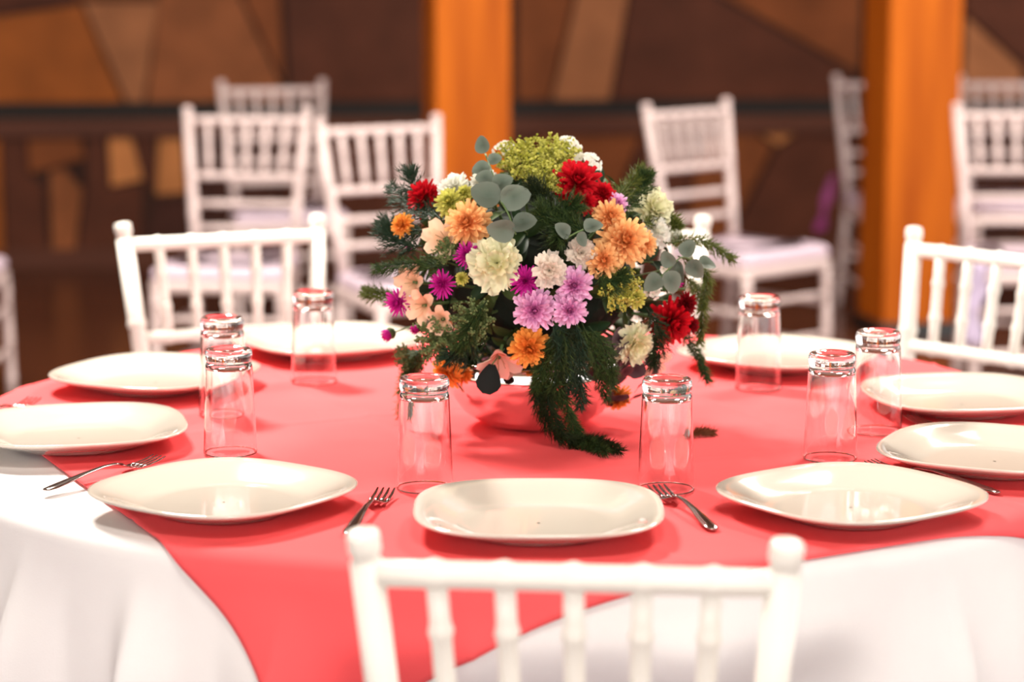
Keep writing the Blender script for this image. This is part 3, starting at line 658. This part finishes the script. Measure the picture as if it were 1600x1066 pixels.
FERNS = [
([(-.101, 3.167, 1.064), (-.137, 3.230, 1.074), (-.164, 3.290, 1.094)], .026, 1, 'dark feathery fern at the upper left, behind the side-on red bloom'),
([(-.110, 3.163, 1.048), (-.145, 3.203, 1.043), (-.174, 3.235, 1.052)], .026, 1, 'dark feathery fern at the left, around the small orange bloom'),
([(-.092, 3.157, 1.061), (-.129, 3.246, 1.090), (-.139, 3.276, 1.115)], .024, 1, 'dark fern tip standing highest at the left'),
([(-.118, 3.159, 1.027), (-.149, 3.198, 1.026), (-.172, 3.216, 1.045)], .026, 1, 'dark feathery fern at the left below the small orange bloom'),
([(-.083, 3.126, 1.006), (-.135, 3.168, 1.003), (-.180, 3.201, .992)], .016, 0, 'flat fern sprig pointing left above the magenta star bloom'),
([(-.136, 3.168, .945), (-.168, 3.216, .953), (-.197, 3.232, .956)], .015, 2, 'short fern tip farthest left in the middle'),
([(.050, 3.111, 1.054), (.067, 3.126, 1.077), (.083, 3.119, 1.088)], .022, 0, 'dark fern under the large red chrysanthemum'),
([(.058, 3.120, 1.070), (.042, 3.136, 1.093), (.025, 3.132, 1.110)], .022, 3, 'dark fern right below the yellow-green crown'),
([(.066, 3.105, 1.038), (.051, 3.117, 1.066), (.035, 3.108, 1.079)], .024, 0, 'dark fern right of the round grey leaves'),
([(.100, 3.115, 1.045), (.075, 3.118, 1.062), (.059, 3.092, 1.048)], .024, 0, 'fern arching left from the peach group'),
([(.074, 3.112, 1.030), (.062, 3.108, 1.046), (.056, 3.108, 1.026)], .018, 3, 'small dark fern above the off-white carnation'),
([(.134, 3.154, 1.083), (.157, 3.196, 1.104), (.175, 3.212, 1.121)], .020, 2, 'yellowish fern tip rising at the upper right'),
([(.143, 3.152, 1.074), (.170, 3.198, 1.095), (.179, 3.207, 1.115)], .018, 0, 'green fern tip beside the yellowish one at the upper right'),
([(.168, 3.157, 1.057), (.204, 3.200, 1.060), (.220, 3.183, 1.052)], .012, 2, 'thin fern across the upper right cream carnation'),
([(.203, 3.174, 1.029), (.253, 3.230, 1.026), (.298, 3.250, 1.000)], .012, 2, 'thin fern tendril arching out farthest right'),
([(.221, 3.189, 1.010), (.262, 3.252, .982), (.257, 3.220, .937)], .012, 2, 'thin pale fern drooping at the right edge'),
([(.231, 3.196, .984), (.258, 3.256, .939), (.255, 3.247, .887)], .012, 2, 'thin pale fern drooping lower at the right edge'),
([(.213, 3.181, .926), (.249, 3.245, .874), (.266, 3.245, .835)], .010, 0, 'thin fern hanging below the dark red blooms'),
([(.066, 3.096, .939), (.059, 3.105, .885), (.057, 3.120, .825)], .022, 0, 'hanging fern below the lilac pair, in the middle'),
([(.083, 3.099, .939), (.088, 3.108, .884), (.089, 3.125, .820)], .015, 1, 'hanging fern below the lilac pair, second from the left'),
([(.091, 3.102, .934), (.109, 3.115, .883), (.123, 3.135, .830)], .015, 0, 'hanging fern swinging right below the lilac pair'),
([(.100, 3.105, .929), (.122, 3.115, .896), (.131, 3.125, .850)], .015, 0, 'hanging fern left of the lower cream carnation'),
([(.058, 3.099, .922), (.042, 3.110, .886), (.032, 3.117, .845)], .015, 0, 'hanging fern right of the golden orange chrysanthemum'),
([(.075, 3.097, .939), (.071, 3.105, .894), (.095, 3.130, .828)], .015, 3, 'darkest hanging fern in front of the bowl'),
([(.050, 3.095, .939), (.067, 3.100, .904), (.076, 3.115, .845)], .015, 1, 'hanging fern just under the lower lilac bloom'),
([(-.140, 3.258, .860), (-.147, 3.250, .826), (-.150, 3.241, .788)], .012, 2, 'yellowish fern hanging left of the left front glass'),
([(-.050, 3.113, .928), (-.059, 3.120, .900), (-.084, 3.130, .883)], .020, 1, 'fern under the muted seeded spray'),
([(-.102, 3.156, .895), (-.130, 3.218, .867), (-.140, 3.253, .834)], .018, 0, 'fern at the lowest left of the arrangement'),
([(.108, 3.105, 1.005), (.125, 3.108, .988), (.145, 3.101, .997)], .016, 0, 'fern right below the peach group'),
([(-.033, 3.101, .963), (-.050, 3.105, .937), (-.067, 3.111, .903)], .020, 0, 'fern below the big cream carnation'),
([(.176, 3.138, .949), (.195, 3.160, .910), (.187, 3.156, .870)], .016, 3, 'dark fern left of the deep red chrysanthemum'),
([(.030, 3.125, .865), (.036, 3.118, .825), (.058, 3.115, .785), (.095, 3.100, .778), (.138, 3.050, .776)], .011, 3, 'long dark fern trailing from the bowl onto the red cloth'),
([(.045, 3.122, .862), (.050, 3.112, .820), (.072, 3.105, .783), (.108, 3.105, .778), (.134, 3.075, .776)], .011, 3, 'second dark fern trailing onto the red cloth'),
([(.062, 3.125, .850), (.076, 3.115, .810), (.088, 3.110, .782), (.100, 3.090, .777), (.120, 3.045, .776)], .012, 0, 'greener fern trailing onto the red cloth')]
for path, wd, g, lab in FERNS: fern(path, wd, g, lab)
fern([(.238, 3.178, TT + .004), (.252, 3.183, TT + .006), (.270, 3.188, TT + .004)], .004, 4, 'small brown fern bit fallen on the cloth right of the bowl', .5)

# dark leafy stems filling the ball
random.seed(21)
GL = [leaf_mesh('lance%d' % i, .046, .017, .12, .35, jit(c, .2), jit(d, .2), -.5) for i, (c, d) in enumerate([((.010, .028, .012), (.022, .050, .018)), ((.016, .036, .010), (.035, .065, .016)), ((.030, .055, .016), (.07, .11, .03))])]
for i in range(64):
    z = 1 - 2 * (i + .5) / 64; a = i * 2.39996; rr = math.sqrt(max(0, 1 - z * z)); n = Vector((rr * math.cos(a), rr * math.sin(a), z))
    if z < -.80: continue
    P = BQ + Vector((n.x * BR.x, n.y * BR.y, n.z * BR.z)) * .80
    e = empty('leafy_stem', BQ + (P - BQ) * .62, 0, 'dark green leafy stem filling the gaps between the blooms', 'foliage', 'leafy filler stems')
    loc = (P - BQ) * .38; mb = MB(); tube(mb, smooth_path([(0, 0, 0), loc * .5 + Vector((0, 0, .004)), loc], 4), .0014, 5); mb.build('stem', 'stem', e)
    for k in range(7):
        tdir = Vector([random.gauss(0, 1) for _ in range(3)]); tdir = (tdir - n * tdir.dot(n)).normalized()
        place_leaf(GL[(i + k) % 3 if random.random() < .8 else 2], loc * random.uniform(.5, 1), (tdir + n * random.uniform(.1, .7)), n, e, random.uniform(.7, 1.1))
e = empty('dark_leaf', (-.030, 3.128, .872), 0, 'nearly black broad leaf drooping over the bowl below the pale pink flower', 'foliage')
place_leaf(leaf_mesh('black', .040, .034, .3, .2, (.005, .007, .006), (.008, .010, .008)), (.004, -.006, .004), (-.2, -.25, -1), (0, -1, .2), e, 1, 'blade')
mb = MB(); tube(mb, [(.02, .02, .02), (.004, -.006, .004)], .001, 5); mb.build('stem', 'stem', e)

# ribbons on two of the spare chairs
mat('lavender', (.52, .44, .60), .5); mat('purple', (.26, .03, .16), .5)
def ribbon(name, path, wd, m, lab, side, ch):
    o0 = Vector(path[0]); P = smooth_path([Vector(p) - o0 for p in path], 8); vs = []; mb = MB(); sd = Vector(side).normalized()
    for i, p in enumerate(P):
        for k in range(5):
            u = k / 4 - .5; vs.append(p + sd * u * wd * (.75 + .25 * math.sin(i * .5)) + Vector((0, .012 * math.sin(k * 2.1 + i * .25), 0)))
    mb.add(vs, [(i * 5 + k, i * 5 + k + 1, (i + 1) * 5 + k + 1, (i + 1) * 5 + k) for i in range(len(P) - 1) for k in range(4)])
    o = mb.build(name, m); o.location = o0; so_ = o.modifiers.new('thickness', 'SOLIDIFY'); so_.thickness = .0015
    o.parent = ch; o.matrix_parent_inverse = (Matrix.Translation(ch.location) @ ch.rotation_euler.to_matrix().to_4x4()).inverted(); o['label'] = lab
ribbon('sash', [(1.425, 7.29, .462), (1.415, 7.262, .44), (1.41, 7.262, .36), (1.40, 7.262, .28), (1.405, 7.262, .20)], .07, 'lavender', 'lavender sash', (1, 0, 0), CHAIRS[9])
ribbon('ribbon', [(1.28, 9.31, .53), (1.235, 9.30, .51), (1.215, 9.29, .43), (1.20, 9.29, .36), (1.19, 9.30, .30)], .05, 'purple', 'purple ribbon', (1, 0, .3), CHAIRS[8])
